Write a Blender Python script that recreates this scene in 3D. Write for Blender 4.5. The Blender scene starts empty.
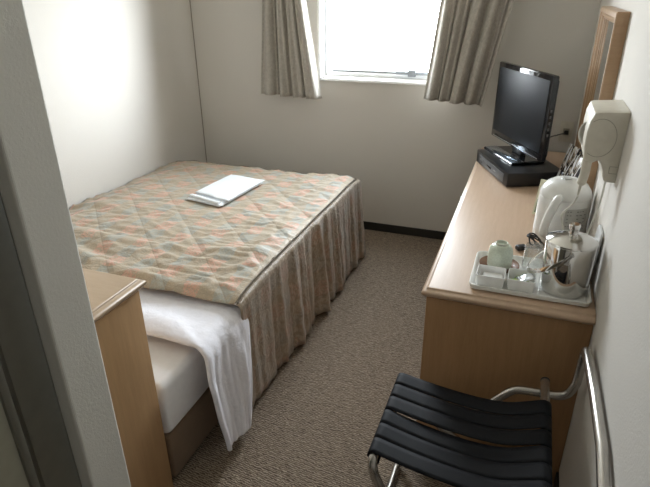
import bpy, bmesh, math, random
from mathutils import Vector, Matrix, noise
random.seed(7)
PI = math.pi
C = bpy.context.scene.collection
V = Vector

# ------------------------------------------------------------------ room numbers (metres)
XR, XL, YB = 0.2695, -2.286, 3.483       # right wall, left wall, window wall
YF, ZC = -0.90, 2.38                     # wall behind the camera, ceiling
XP, YP0, YP1 = -0.85, 0.67, 0.784        # end of the partition between bedroom and entry
XD = -0.884                              # recessed bathroom front

# ------------------------------------------------------------------ node materials
class G:
    def __init__(s, name):
        s.m = bpy.data.materials.new(name); s.m.use_nodes = True
        s.t = s.m.node_tree; s.t.nodes.clear()
        s.out = s.t.nodes.new('ShaderNodeOutputMaterial')
    def n(s, kind, **kw):
        nd = s.t.nodes.new('ShaderNode' + kind)
        for k, v in kw.items(): setattr(nd, k, v)
        return nd
    def link(s, a, b): s.t.links.new(a, b)
    def math(s, op, a, b=None, c=None):
        nd = s.n('Math', operation=op)
        for i, x in enumerate((a, b, c)):
            if x is None: continue
            if isinstance(x, (int, float)): nd.inputs[i].default_value = x
            else: s.link(x, nd.inputs[i])
        return nd.outputs[0]
    def mix(s, fac, a, b):
        nd = s.n('Mix', data_type='RGBA')
        for i, x in ((0, fac), (6, a), (7, b)):
            if isinstance(x, (int, float)): nd.inputs[i].default_value = x
            elif isinstance(x, tuple): nd.inputs[i].default_value = (*x, 1)
            else: s.link(x, nd.inputs[i])
        return nd.outputs[2]
    def coord(s, kind='Object', scale=(1, 1, 1), rot=(0, 0, 0)):
        tc = s.n('TexCoord'); mp = s.n('Mapping')
        mp.inputs['Scale'].default_value = scale; mp.inputs['Rotation'].default_value = rot
        s.link(tc.outputs[kind], mp.inputs[0]); return mp.outputs[0]
    def noise(s, co, scale, detail=3, rough=.5, dist=0):
        nd = s.n('TexNoise'); s.link(co, nd.inputs['Vector'])
        nd.inputs['Scale'].default_value = scale; nd.inputs['Detail'].default_value = detail
        nd.inputs['Roughness'].default_value = rough; nd.inputs['Distortion'].default_value = dist
        return nd.outputs[0]
    def ramp(s, f, *stops):
        nd = s.n('ValToRGB'); s.link(f, nd.inputs[0]); e = nd.color_ramp.elements
        while len(e) < len(stops): e.new(.5)
        for q, (p, c) in zip(e, stops):
            q.position = p; q.color = (*c, 1) if isinstance(c, tuple) else (c, c, c, 1)
        return nd.outputs[0]
    def bsdf(s, color=(.8,.8,.8), rough=.5, metal=0, spec=.5, bump=None, bs=.3, bd=.002, **kw):
        b = s.n('BsdfPrincipled')
        for k, v in (('Base Color', color), ('Roughness', rough), ('Metallic', metal), ('Specular IOR Level', spec)):
            if isinstance(v, tuple): v = (*v, 1)
            if isinstance(v, (int, float, tuple)): b.inputs[k].default_value = v
            else: s.link(v, b.inputs[k])
        for k, v in kw.items(): b.inputs[k.replace('_', ' ')].default_value = v
        if bump is not None:
            bp = s.n('Bump'); bp.inputs['Strength'].default_value = bs; bp.inputs['Distance'].default_value = bd
            s.link(bump, bp.inputs['Height']); s.link(bp.outputs[0], b.inputs['Normal'])
        s.link(b.outputs[0], s.out.inputs[0]); return s.m

def plain(name, color, rough=.5, metal=0, spec=.5, var=.06, scale=30, bs=0.0, **kw):
    g = G(name); co = g.coord()
    nz = g.noise(co, scale, 3)
    lo = tuple(c*(1-var) for c in color); hi = tuple(min(1, c*(1+var)) for c in color)
    col = g.ramp(nz, (.3, lo), (.7, hi))
    return g.bsdf(col, rough, metal, spec, bump=nz if bs else None, bs=bs, bd=.001, **kw)

def mat_wall(name, color):
    g = G(name); co = g.coord()
    a = g.noise(co, 170, 4, .6); b = g.noise(co, 1.2, 2)
    col = g.ramp(b, (.3, tuple(c*.975 for c in color)), (.7, color))
    return g.bsdf(col, .78, spec=.25, bump=a, bs=.5, bd=.0016)

def mat_wood(name, base, dark, rough=.42, grain=(2, 28, 28), coat=.0):
    g = G(name); co = g.coord(scale=grain)
    a = g.noise(co, 2.2, 5, .6, .4); co2 = g.coord(scale=tuple(x*6 for x in grain)); b = g.noise(co2, 3, 3)
    f = g.math('ADD', g.math('MULTIPLY', a, .7), g.math('MULTIPLY', b, .3))
    col = g.ramp(f, (.32, dark), (.62, base))
    return g.bsdf(col, rough, spec=.45, bump=f, bs=.06, bd=.0006, Coat_Weight=coat, Coat_Roughness=.3)

def mat_carpet():
    g = G('carpet'); co = g.coord(scale=(1, 3.2, 1), rot=(0, 0, .12)); co1 = g.coord()
    a = g.noise(co, 42, 4, .65, .6); f = g.noise(co1, 420, 2, .6); big = g.noise(co1, 2.5, 2)
    wv = g.n('TexWave', wave_type='BANDS', bands_direction='Y'); g.link(g.coord(rot=(0, 0, .1)), wv.inputs[0])
    wv.inputs['Scale'].default_value = 38; wv.inputs['Distortion'].default_value = 7; wv.inputs['Detail'].default_value = 3
    wv.inputs['Detail Scale'].default_value = 2.0
    h = g.math('ADD', g.math('MULTIPLY', a, .45), g.math('ADD', g.math('MULTIPLY', f, .25), g.math('MULTIPLY', wv.outputs[1], .30)))
    col = g.ramp(h, (.33, (.070, .049, .033)), (.5, (.235, .182, .136)), (.68, (.45, .37, .29)))
    col = g.mix(g.math('MULTIPLY', big, .18), col, (.17, .13, .1))
    return g.bsdf(col, .95, spec=.1, bump=h, bs=.9, bd=.006)

def mat_spread(name, side=False):
    g = G(name); tc = g.n('TexCoord'); uv = tc.outputs['UV']
    w1 = g.n('TexNoise'); g.link(uv, w1.inputs['Vector']); w1.inputs['Scale'].default_value = 9; w1.inputs['Detail'].default_value = 4
    off = g.n('VectorMath', operation='MULTIPLY_ADD'); g.link(w1.outputs[1], off.inputs[0])
    off.inputs[1].default_value = (.07, .07, 0); g.link(uv, off.inputs[2])
    sp = g.n('SeparateXYZ'); g.link(off.outputs[0], sp.inputs[0])
    u, v = sp.outputs[0], sp.outputs[1]
    sq = g.n('SeparateXYZ'); g.link(uv, sq.inputs[0]); uu, vv = sq.outputs[0], sq.outputs[1]
    i = g.math('FLOOR', g.math('DIVIDE', u, .072)); j = g.math('FLOOR', g.math('DIVIDE', v, .095))
    k = g.math('FLOORED_MODULO', g.math('ADD', i, g.math('MULTIPLY', j, 2)), 4)
    isS = g.math('COMPARE', k, 0, .3); isB = g.math('COMPARE', k, 2, .3)
    fl = g.noise(uv, 75, 4, .7, 1.2)
    flm = g.ramp(fl, (.43, 0), (.54, 1))
    bm_ = g.ramp(g.noise(uv, 40, 3, .6), (.35, .25), (.6, .95))
    lf = g.ramp(g.noise(uv, 24, 4, .7, 1.0), (.44, 0), (.6, 1))
    beige = g.mix(g.math('MULTIPLY', lf, .6), (.37, .315, .235), (.46, .35, .24))
    c = g.mix(g.math('MULTIPLY', isB, bm_), beige, (.33, .345, .315))
    c = g.mix(g.math('MULTIPLY', g.math('MULTIPLY', isS, flm), .8), c, (.60, .32, .24))
    c = g.mix(g.math('MULTIPLY', g.ramp(g.noise(uv, 160, 2, .5), (.5, 0), (.65, 1)), .22), c, (.72, .6, .46))
    fine = g.noise(uv, 350, 2)
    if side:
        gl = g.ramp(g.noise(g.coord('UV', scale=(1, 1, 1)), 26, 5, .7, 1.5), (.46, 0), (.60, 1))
        c = g.mix(.5, c, (.23, .148, .085)); c = g.mix(g.math('MULTIPLY', gl, .30), c, (.62, .54, .45))  # pale fold highlights painted into the skirt colour
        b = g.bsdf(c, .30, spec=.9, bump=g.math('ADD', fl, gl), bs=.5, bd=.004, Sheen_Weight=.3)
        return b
    L = .275
    def seam(e):
        fr = g.math('ABSOLUTE', g.math('SUBTRACT', g.math('FRACT', g.math('DIVIDE', e, L)), .5))
        return fr                                            # 0.5 on the stitch line, 0 half way
    s1 = seam(g.math('ADD', uu, vv)); s2 = seam(g.math('SUBTRACT', uu, vv))
    m = g.math('MAXIMUM', s1, s2)
    line = g.ramp(m, (.480, 0), (.492, 1))
    c = g.mix(g.math('MULTIPLY', line, .32), c, (.26, .2, .14))
    puff = g.ramp(m, (.0, 1), (.38, .82), (.5, 0))
    hgt = g.math('ADD', g.math('MULTIPLY', puff, 1.0), g.math('MULTIPLY', g.noise(g.coord('UV', scale=(.45, 1, 1)), 19, 4, .6, .6), 1.6))
    return g.bsdf(c, .55, spec=.35, bump=hgt, bs=.55, bd=.008, Sheen_Weight=.15)

def mat_cloth(name, color, rough=.85, wr=6, bs=.25):
    g = G(name); co = g.coord(); a = g.noise(co, wr, 4, .6, .5); b = g.noise(co, 500, 2)
    h = g.math('ADD', a, g.math('MULTIPLY', b, .05))
    col = g.ramp(g.noise(co, 60, 3), (.3, tuple(c*.96 for c in color)), (.7, color))
    return g.bsdf(col, rough, spec=.2, bump=h, bs=bs, bd=.01, Sheen_Weight=.2)

def mat_curtain():
    g = G('curtain_fabric'); co = g.coord(scale=(1, 1, .25)); a = g.noise(co, 260, 3, .7)
    b = g.noise(g.coord(scale=(1, 1, 1)), 45, 4, .65, .8)
    f = g.math('ADD', g.math('MULTIPLY', a, .5), g.math('MULTIPLY', b, .5))
    col = g.ramp(f, (.35, (.37, .345, .305)), (.65, (.52, .49, .44)))
    m = g.bsdf(col, .8, spec=.2, bump=a, bs=.3, bd=.001)
    pr = [n for n in g.t.nodes if n.type == 'BSDF_PRINCIPLED'][0]
    tr = g.n('BsdfTranslucent'); g.link(col, tr.inputs[0])
    mx = g.n('MixShader'); mx.inputs[0].default_value = .10
    g.link(pr.outputs[0], mx.inputs[1]); g.link(tr.outputs[0], mx.inputs[2]); g.link(mx.outputs[0], g.out.inputs[0])
    return m

def mat_glass(name, tint=(1, 1, 1), refl=.08):
    g = G(name); t = g.n('BsdfTransparent'); t.inputs[0].default_value = (*tint, 1)
    gl = g.n('BsdfGlossy'); gl.inputs['Roughness'].default_value = .02
    fr = g.n('LayerWeight'); fr.inputs[0].default_value = .25
    f = g.math('ADD', g.math('MULTIPLY', fr.outputs[1], .6), refl)
    mx = g.n('MixShader'); g.link(f, mx.inputs[0]); g.link(t.outputs[0], mx.inputs[1]); g.link(gl.outputs[0], mx.inputs[2])
    g.link(mx.outputs[0], g.out.inputs[0]); return g.m

WALL = mat_wall('wallpaper', (.643, .618, .578))
WALLB = mat_wall('partition_paint', (.74, .74, .70))
CEIL = mat_wall('ceiling_paper', (.78, .77, .73))
CARPET = mat_carpet()
VINYL = plain('dark_vinyl', (.028, .026, .022), .5)
WHITE_AL = plain('white_window_frame', (.92, .93, .94), .35, var=.01)
GASKET = plain('window_gasket', (.05, .055, .06), .6)
STEEL_GREY = plain('grey_metal', (.36, .39, .43), .4, .3)
PANE = mat_glass('window_glass', (.97, .99, .98), .03)
DOORM = plain('door_laminate', (.24, .225, .165), .5)
DOORF = plain('door_frame_paint', (.135, .13, .105), .5)
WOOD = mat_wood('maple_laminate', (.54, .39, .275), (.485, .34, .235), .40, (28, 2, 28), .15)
WOOD_SHADE = mat_wood('maple_side_shaded', (.38, .222, .108), (.315, .178, .083), .45, (28, 28, 2))  # desk side maple, its shade darkened into the base colour
WOODE = mat_wood('maple_edge', (.42, .275, .16), (.36, .225, .125), .38, (4, 4, 28), .2)
HWOOD = mat_wood('headboard_wood', (.46, .34, .235), (.41, .30, .20), .45, (4, 28, 28))
HWOODS = mat_wood('headboard_side', (.44, .275, .140), (.375, .23, .115), .45, (28, 28, 2))
SHEET = mat_cloth('white_sheet', (.86, .86, .88), .85, 9, .35)
DUVET = mat_cloth('white_duvet_cover', (.86, .86, .93), .85, 13, .7)
TOWEL = mat_cloth('white_cotton', (.80, .83, .86), .9, 22, .3)
BASEC = mat_cloth('brown_bed_base', (.20, .135, .085), .75, 5, .3)
SPREAD = mat_spread('quilted_bedspread'); SPREADS = mat_spread('satin_bedspread_side', True)
PIPING = plain('bedspread_piping', (.20, .17, .13), .6)
CURT = mat_curtain()
BLACK = plain('black_plastic', (.012, .012, .014), .28)
GLOSSB = plain('glossy_black', (.010, .010, .013), .06, var=.02)
SCREEN = plain('tv_screen', (.018, .021, .026), .45, spec=.22, var=.02)
SLOT = plain('box_face_grey', (.11, .115, .125), .3)
SILVER = plain('silver_trim', (.62, .66, .70), .12, .9)
BLUEGLOSS = plain('polished_foot', (.30, .36, .43), .10, .85)
STRAPM = plain('black_webbing', (.008, .009, .012), .65, spec=.18, scale=400, bs=.3)
TUBE = plain('satin_silver_tube', (.52, .50, .47), .27, .92)
CAPM = plain('rubber_cap', (.05, .04, .035), .6)
PLASTIC = plain('cream_plastic', (.60, .57, .49), .38)
PLASTICD = plain('cream_seam', (.30, .28, .22), .5)
WPL = plain('white_plastic', (.72, .72, .70), .25)
PANELM = plain('kettle_panel', (.42, .42, .40), .4)
INK = plain('printed_grey', (.16, .16, .15), .6)
CHROME = plain('polished_steel', (.72, .71, .69), .07, 1.0, var=.01)
BRUSH = plain('brushed_steel', (.60, .59, .57), .13, 1.0, var=.03)
TRAYM = plain('white_tray', (.80, .80, .77), .3)
CERAM = plain('white_ceramic', (.86, .86, .85), .15)
CELA = plain('pale_green_glaze', (.56, .62, .52), .22, scale=220, var=.12)
CELAF = plain('unglazed_foot', (.60, .62, .54), .5)
COAST = mat_wood('brown_coaster', (.22, .12, .08), (.15, .08, .05), .25)
TEA = plain('green_tea_packet', (.30, .45, .10), .45, var=.35, scale=90)
PAPER = plain('white_paper', (.70, .70, .68), .7)
FOIL = plain('clear_sachet', (.72, .76, .80), .18, .3)
TUMB = mat_glass('tumbler_glass', (.97, .98, .98), .06)
CORDB = plain('black_cord', (.012, .012, .012), .45)
CORDW = plain('cream_cord', (.55, .54, .48), .45)
MIRR = plain('mirror_silver', (.80, .82, .80), .015, 1.0, var=.0)
CREAMP = plain('cream_card', (.62, .60, .46), .6)
PICG = plain('card_picture', (.12, .17, .10), .5, var=.5, scale=120)
GREYP = plain('grey_acrylic', (.62, .63, .63), .3)
MAGB = plain('glossy_brochure', (.03, .03, .04), .12, var=.5, scale=60)

def mat_glossmix():
    g = G('brochure_cover'); co = g.coord(scale=(2.2, 1, .7), rot=(.4, .2, .5))
    f = g.noise(co, 17, 2, .6, 1.2)
    col = g.ramp(f, (.44, (.02, .02, .03)), (.5, (.30, .24, .16)), (.56, (.62, .64, .68)))
    return g.bsdf(col, .18)
BROCH = mat_glossmix()

# ------------------------------------------------------------------ object helpers
WM = {}
def wm(o): return WM.get(o.name, Matrix.Identity(4))

def tag(o, label=None, cat=None, group=None, kind=None):
    if label: o['label'] = label
    if cat: o['category'] = cat
    if group: o['group'] = group
    if kind: o['kind'] = kind
    return o

def empty(name, loc, rz=0, label=None, cat=None, group=None, kind=None):
    o = bpy.data.objects.new(name, None); C.objects.link(o); o.empty_display_size = .1
    m = Matrix.Translation(loc) @ Matrix.Rotation(rz, 4, 'Z'); o.matrix_world = m; WM[o.name] = m
    return tag(o, label, cat, group, kind)

def obj(name, bm, mats, parent=None, origin=None, local=False, ang=38, smooth=True, sub=0, solid=0, **tags):
    """bm in world coordinates (or the parent's own when local)."""
    bmesh.ops.recalc_face_normals(bm, faces=bm.faces) if not solid else None
    me = bpy.data.meshes.new(name); bm.to_mesh(me); bm.free()
    for m in (mats if isinstance(mats, (list, tuple)) else [mats]): me.materials.append(m)
    o = bpy.data.objects.new(name, me); C.objects.link(o)
    pw = wm(parent) if parent else Matrix.Identity(4)
    if local:
        me_m = Matrix.Identity(4); w = pw
    else:
        w = pw if parent else Matrix.Translation(origin or V((0, 0, 0)))
        if parent and origin: w = Matrix.Translation(origin)
        me.transform(w.inverted())
    if parent:
        o.parent = parent; o.matrix_parent_inverse = Matrix.Identity(4)
        o.matrix_local = pw.inverted() @ w
    else: o.matrix_world = w
    WM[o.name] = w
    if smooth:
        me.shade_smooth()
        if ang: me.set_sharp_from_angle(angle=math.radians(ang))
    if solid:
        s = o.modifiers.new('thick', 'SOLIDIFY'); s.thickness = solid; s.offset = 0
    if sub:
        s = o.modifiers.new('sub', 'SUBSURF'); s.levels = sub; s.render_levels = sub
    if tags: tag(o, **tags)
    return o

def B(): return bmesh.new()

def box(bm, x0, x1, y0, y1, z0, z1, bev=0, seg=2, M=None, mi=0):
    t = bmesh.new(); bmesh.ops.create_cube(t, size=1)
    for v in t.verts: v.co = V(((x0+x1)/2+v.co.x*(x1-x0), (y0+y1)/2+v.co.y*(y1-y0), (z0+z1)/2+v.co.z*(z1-z0)))
    if bev: bmesh.ops.bevel(t, geom=t.edges[:], offset=bev, segments=seg, affect='EDGES', profile=.5)
    return merge(bm, t, M, mi)

def merge(bm, t, M=None, mi=0):
    if M: bmesh.ops.transform(t, matrix=M, verts=t.verts)
    mp = {v: bm.verts.new(v.co) for v in t.verts}
    for f in t.faces:
        try: nf = bm.faces.new([mp[v] for v in f.verts]); nf.material_index = mi
        except ValueError: pass
    t.free(); return bm

def loft(bm, loops, cap=True, closed=True, mi=0):
    rows = [[bm.verts.new(p) for p in lp] for lp in loops]
    n = len(rows[0])
    for a, b in zip(rows, rows[1:]):
        for i in range(n if closed else n-1):
            j = (i+1) % n
            f = bm.faces.new((a[i], a[j], b[j], b[i])); f.material_index = mi
    if cap and closed:
        bm.faces.new(rows[0][::-1]).material_index = mi; bm.faces.new(rows[-1]).material_index = mi
    return rows

def lathe(bm, prof, cx, cy, seg=40, M=None, mi=0, sx=1, sy=1):
    t = bmesh.new(); rows = []
    for r, z in prof:
        if r < 1e-5: rows.append([t.verts.new((cx, cy, z))])
        else: rows.append([t.verts.new((cx+r*sx*math.cos(2*PI*k/seg), cy+r*sy*math.sin(2*PI*k/seg), z)) for k in range(seg)])
    for a, b in zip(rows, rows[1:]):
        for k in range(seg):
            l = (k+1) % seg
            if len(a) == 1 and len(b) == 1: continue
            if len(a) == 1: t.faces.new((a[0], b[l], b[k]))
            elif len(b) == 1: t.faces.new((a[k], a[l], b[0]))
            else: t.faces.new((a[k], a[l], b[l], b[k]))
    return merge(bm, t, M, mi)

def smooth_path(pts, k=8, closed=False):
    P = [V(p) for p in pts]; n = len(P); out = []
    for i in range(n if closed else n-1):
        if closed: a, b, c, d = P[(i-1) % n], P[i], P[(i+1) % n], P[(i+2) % n]
        else: a, b, c, d = P[max(i-1, 0)], P[i], P[i+1], P[min(i+2, n-1)]
        for q in range(k):
            t = q/k
            out.append(.5*((2*b)+(c-a)*t+(2*a-5*b+4*c-d)*t*t+(3*b-a-3*c+d)*t**3))
    if not closed: out.append(P[-1])
    return out

def fillet(pts, r, k=6, closed=False):
    """polyline with its corners rounded"""
    P = [V(p) for p in pts]; n = len(P); out = []
    for i in range(n):
        if not closed and i in (0, n-1): out.append(P[i]); continue
        a, b, c = P[i-1], P[i], P[(i+1) % n]
        rr = min(r, (a-b).length*.48, (c-b).length*.48)
        s = b+(a-b).normalized()*rr; e = b+(c-b).normalized()*rr
        for q in range(k+1):
            t = q/k; out.append((1-t)**2*s+2*t*(1-t)*b+t*t*e)
    return out

def tube(bm, path, r, seg=12, closed=False, rad=None, mi=0, sx=1.0):
    P = [V(p) for p in path]; n = len(P); loops = []; prev = None
    for i in range(n):
        if closed: d = P[(i+1) % n]-P[i-1]
        else: d = P[min(i+1, n-1)]-P[max(i-1, 0)]
        d.normalize()
        if prev is None:
            up = V((0, 0, 1)) if abs(d.z) < .9 else V((1, 0, 0)); s = d.cross(up).normalized()
        else: s = (prev-d*prev.dot(d)).normalized()
        prev = s; u = s.cross(d); rr = rad[i] if rad else r
        loops.append([P[i]+(s*math.cos(2*PI*k/seg)*sx+u*math.sin(2*PI*k/seg))*rr for k in range(seg)])
    if closed: loops.append(loops[0])
    loft(bm, loops, cap=not closed, mi=mi)
    if closed: bmesh.ops.remove_doubles(bm, verts=bm.verts, dist=1e-6)
    return bm

def prism(bm, pts, axis, a, b, bev=0, M=None, mi=0):
    """outline pts in the two other axes, extruded along axis from a to b"""
    t = bmesh.new()
    def mk(p, q):
        return {'x': (q, p[0], p[1]), 'y': (p[0], q, p[1]), 'z': (p[0], p[1], q)}[axis]
    A = [t.verts.new(mk(p, a)) for p in pts]; Bv = [t.verts.new(mk(p, b)) for p in pts]
    n = len(pts); t.faces.new(A); t.faces.new(Bv[::-1])
    for i in range(n): t.faces.new((A[i], Bv[i], Bv[(i+1) % n], A[(i+1) % n]))
    bmesh.ops.recalc_face_normals(t, faces=t.faces)
    if bev:
        es = [e for e in t.edges if len(e.link_faces) == 2 and e.calc_face_angle(0) > .6]
        bmesh.ops.bevel(t, geom=es, offset=bev, segments=2, affect='EDGES', profile=.5)
    return merge(bm, t, M, mi)

def rrect(x0, x1, y0, y1, r, z, k=5):
    o = []
    for cx, cy, a in ((x1-r, y1-r, 0), (x0+r, y1-r, PI/2), (x0+r, y0+r, PI), (x1-r, y0+r, 1.5*PI)):
        for q in range(k+1):
            t = a+q/k*PI/2; o.append((cx+r*math.cos(t), cy+r*math.sin(t), z))
    return o

def struct(name, bm, m, parent=None, **kw):
    o = obj(name, bm, m, parent, smooth=False, **kw)
    if not parent: o['kind'] = 'structure'
    return o

def nz(x, y, z=0, s=1.0): return noise.noise(V((x*s, y*s, z*s)))

# ------------------------------------------------------------------ the room
struct('floor', box(B(), XL-.12, XR+.12, YF-.1, YB+.2, -.10, 0), CARPET)
struct('ceiling', box(B(), XL-.12, XR+.12, YF-.1, YB+.2, ZC, ZC+.1), CEIL)
struct('wall_left', box(B(), XL-.12, XL, YP0-.01, YB+.2, 0, ZC), WALL)
struct('wall_right', box(B(), XR, XR+.12, YF-.1, YB+.2, 0, ZC), WALL)
WX0, WX1, WZ0, WZ1 = -1.335, -.44, 1.052, 2.02
b = B(); YO = YB+.16
box(b, XL, WX0, YB, YO, 0, ZC); box(b, WX1, XR, YB, YO, 0, ZC)
box(b, WX0, WX1, YB, YO, 0, WZ0); box(b, WX0, WX1, YB, YO, WZ1, ZC)
struct('wall_back', b, WALL)
b = box(B(), XL-.12, XP, YP0, YP1, 0, ZC, .006, 3)
struct('wall_partition', b, WALLB)
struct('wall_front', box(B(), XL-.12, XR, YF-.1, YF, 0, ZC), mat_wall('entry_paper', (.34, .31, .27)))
# bathroom front, set back from the partition's end, with its door
DY0, DY1 = -.30, .575
b = B(); box(b, XD-.10, XD, YF, DY0-.02, 0, ZC); box(b, XD-.10, XD, DY0-.02, YP0, 2.02, ZC)
struct('wall_bathroom', b, DOORF)
d = empty('door_1', (XD, DY0, 0), kind='structure')
b = B(); box(b, XD-.05, XD-.004, DY0, DY1, .008, 2.01, .002)
obj('door_panel', b, DOORM, d)
b = B(); box(b, XD-.10, XD, DY1+.008, YP0, 0, 2.02, .003); obj('door_frame', b, DOORF, d)
b = B(); box(b, XD-.012, XD+.004, DY1-.022, DY1-.004, .008, 2.0, .002); obj('door_edge', b, DOORF, d)
b = B(); tube(b, fillet([(XD-.01, DY0+.07, 1.0), (XD+.05, DY0+.07, 1.0), (XD+.05, DY0+.19, 1.0)], .02), .009); obj('door_handle', b, STEEL_GREY, d)
# skirting
struct('baseboard_back', box(B(), XL+.001, XR-.001, YB-.008, YB+.002, .0005, .060, .002), VINYL)
struct('baseboard_right', box(B(), XR-.008, XR+.002, YF+.002, YB-.009, .0005, .060, .002), VINYL)
struct('baseboard_left', box(B(), XL-.002, XL+.008, YP1+.001, YB-.009, .0005, .060, .002), VINYL)
struct('trim_1', box(B(), XL-.002, XL+.005, YB-.005, YB+.002, .061, ZC-.002), plain('corner_strip', (.28, .255, .22), .8))  # thin grey-brown strip down the left back corner

# window
w = empty('window_1', ((WX0+WX1)/2, YB, WZ0), kind='structure')
def ringbox(bm, x0, x1, z0, z1, t, y0, y1, bev=.002):
    box(bm, x0, x0+t, y0, y1, z0, z1, bev); box(bm, x1-t, x1, y0, y1, z0, z1, bev)
    box(bm, x0+t, x1-t, y0, y1, z0, z0+t, bev); box(bm, x0+t, x1-t, y0, y1, z1-t, z1, bev); return bm
obj('window_frame', ringbox(B(), WX0, WX1, WZ0, WZ1, .020, YB+.085, YB+.15), WHITE_AL, w)
obj('window_casing', ringbox(B(), WX0-.012, WX1+.012, WZ0-.022, WZ1+.012, .016, YB-.012, YB+.084), WHITE_AL, w)
sash = obj('window_sash', ringbox(B(), WX0+.021, WX1-.021, WZ0+.021, WZ1-.021, .022, YB+.080, YB+.11), WHITE_AL, w)
obj('window_glass', box(B(), WX0+.042, WX1-.042, YB+.09, YB+.096, WZ0+.042, WZ1-.042), PANE, w)
obj('gasket', box(B(), WX0+.06, WX1-.06, YB+.072, YB+.0795, WZ0+.030, WZ0+.0345), GASKET, w)
b = B(); box(b, -.84, -.60, YB+.045, YB+.066, WZ0+.030, WZ0+.048, .003)
box(b, -.76, -.71, YB+.040, YB+.066, WZ0+.018, WZ0+.062, .004); box(b, -.86, -.66, YB+.050, YB+.06, WZ0+.05, WZ0+.058, .002)
obj('window_stay', b, STEEL_GREY, w, label='grey metal window stay')

# ------------------------------------------------------------------ curtains
def curtain(name, xt0, xt1, xb0, xb1, ztop, zb0, zb1, folds, ph, label, hem=None):
    """edges at z=1.5 (xt) and at the hem (xb); straight lines carried on up to the rail"""
    bm = B(); NX, NZ = 150, 46; y0 = YB-.125
    rows = []
    for j in range(NZ+1):
        t = j/NZ
        row = []
        for i in range(NX+1):
            s = i/NX
            zb = zb0+(zb1-zb0)*s
            z = ztop+(zb-ztop)*t
            k = (1.5-z)/(1.5-zb)
            k = max(k, -.35)
            a = xt0+(xb0-xt0)*k; c = xt1+(xb1-xt1)*k
            sp = s+.018*math.sin(2*PI*s*2.3+ph)+.01*nz(s*4, t*1.5, ph)
            am = .020+.016*t+.010*nz(s*5, t*2, ph+3)
            f = math.sin(2*PI*folds*sp+ph+2.0*nz(s*2.6, t*.5, ph))*(.75+.5*nz(s*3, 0, ph+7))+.35*math.sin(2*PI*folds*2.3*sp+2.5*nz(s*4, t*.6, ph+4))
            f = math.copysign(abs(f)**.75, f)
            y = y0+am*f+.008*nz(s*9, t*3, ph+9)
            x = a+(c-a)*s+.010*math.cos(2*PI*folds*sp+ph)*t
            row.append(bm.verts.new((x, min(y, YB-.018), z)))
        rows.append(row)
    for p, q in zip(rows, rows[1:]):
        for i in range(NX): bm.faces.new((p[i], p[i+1], q[i+1], q[i]))
    o = obj(name, bm, CURT, origin=V(((xb0+xb1)/2, y0, zb0)), solid=.003, ang=0)
    tag(o, label, 'curtain', 'pleated window curtains'); return o
curtain('curtain', -1.690, -1.385, -1.735, -1.295, 2.105, .945, .930, 4.0, .6, 'greige pleated curtain hanging at the left side of the window')
curtain('curtain', -.560, -.165, -.615, -.262, 2.105, .968, .948, 4.3, 2.2, 'greige pleated curtain hanging at the right side of the window, behind the television')
r = empty('curtain_rail', (-.93, YB-.105, 2.13), label='slim white curtain rail fixed above the window', cat='curtain rail')
obj('rail', box(B(), -1.80, -.06, YB-.118, YB-.092, 2.110, 2.135, .004), WHITE_AL, r)
for x in (-1.7, -.93, -.16): obj('bracket', box(B(), x-.012, x+.012, YB-.093, YB, 2.118, 2.150, .003), WHITE_AL, r)

# ------------------------------------------------------------------ bed
BX0, BX1, BY0, BY1 = XL+.016, -.992, 1.107, 3.0
bed = empty('bed', ((BX0+BX1)/2, (BY0+BY1)/2, 0), label='double bed with brown fabric base and white sheeted mattress along the left wall', cat='bed')
obj('bed_base', box(B(), BX0, BX1, BY0, BY1, .012, .205, .012, 3), BASEC, bed)
for x in (BX0+.1, BX1-.1):
    for y in (BY0+.12, BY1-.12): obj('bed_foot', lathe(B(), [(0, 0), (.02, 0), (.022, .02), (0, .02)], x, y, 16), BLACK, bed)
b = box(B(), BX0+.002, BX1+.004, BY0+.001, BY1-.004, .206, .418, .028, 4)
bmesh.ops.subdivide_edges(b, edges=[e for e in b.edges if e.calc_length() > .2], cuts=30, use_grid_fill=True)
for v in b.verts:
    if v.co.z > .37: v.co.z += .004*nz(v.co.x, v.co.y, 2, 9)
    if v.co.x > BX1-.02: v.co.x += .005*nz(v.co.y*3.2, v.co.z, 4, 8)
obj('mattress', b, SHEET, bed)

# white duvet: turned back over the mattress, its corner falling down the side
def duvet():
    bm = B(); NU, NV = 120, 36
    L1 = BX1+.006-(BX0+.01)                    # across the top
    drop = .445
    rows = []
    for j in range(NV+1):
        v = j/NV
        row = []
        for i in range(NU+1):
            s = (L1+drop)*i/NU
            y_top = 1.335+.05*math.exp(-((L1-.35-s)/.5)**2)+(2.2-1.335)*v if False else None
            ov = max(0, s-L1)/drop             # 0..1 down the side
            near = 1.318+.045*max(0, 1-abs(s-L1+.25)/.5)*0+.03*math.sin(3*s+.6)-.045*min(1, ov*3)+.0*ov
            far = 2.30-(2.30-1.585)*min(1, max(0, (s-L1+.12)/.12))-.05*ov-.10*ov*ov*ov
            y = near+(far-near)*v
            if s < L1:
                x = BX0+.01+s; z = .466+.014*(1-v)*0+.012*nz(x*2, y*3, 1, 2)+.007*nz(x*1.0, y*2.2, 5, 5)
                if v < .12: z += .012*math.sin(v/.12*PI)-.010*(1-v/.12)
            else:
                d = s-L1; rr = .045
                if d < rr*PI/2: a = d/rr; x = BX1+.016+rr*math.sin(a); z = .466-rr*(1-math.cos(a))
                else: x = BX1+.016+rr; z = .466-rr-(d-rr*PI/2)
                x += .072*ov+(.011*math.sin(v*9+1.2+1.5*ov)+.016*nz(v*4.5, ov*.8, 3, 1.7)+.008*nz(v*11, ov*2, 8, 1.3))*min(1, ov*2.5)
            row.append(bm.verts.new((x, y, max(z, .035))))
        rows.append(row)
    for p, q in zip(rows, rows[1:]):
        for i in range(NU): bm.faces.new((p[i], p[i+1], q[i+1], q[i]))
    return bm
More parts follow.
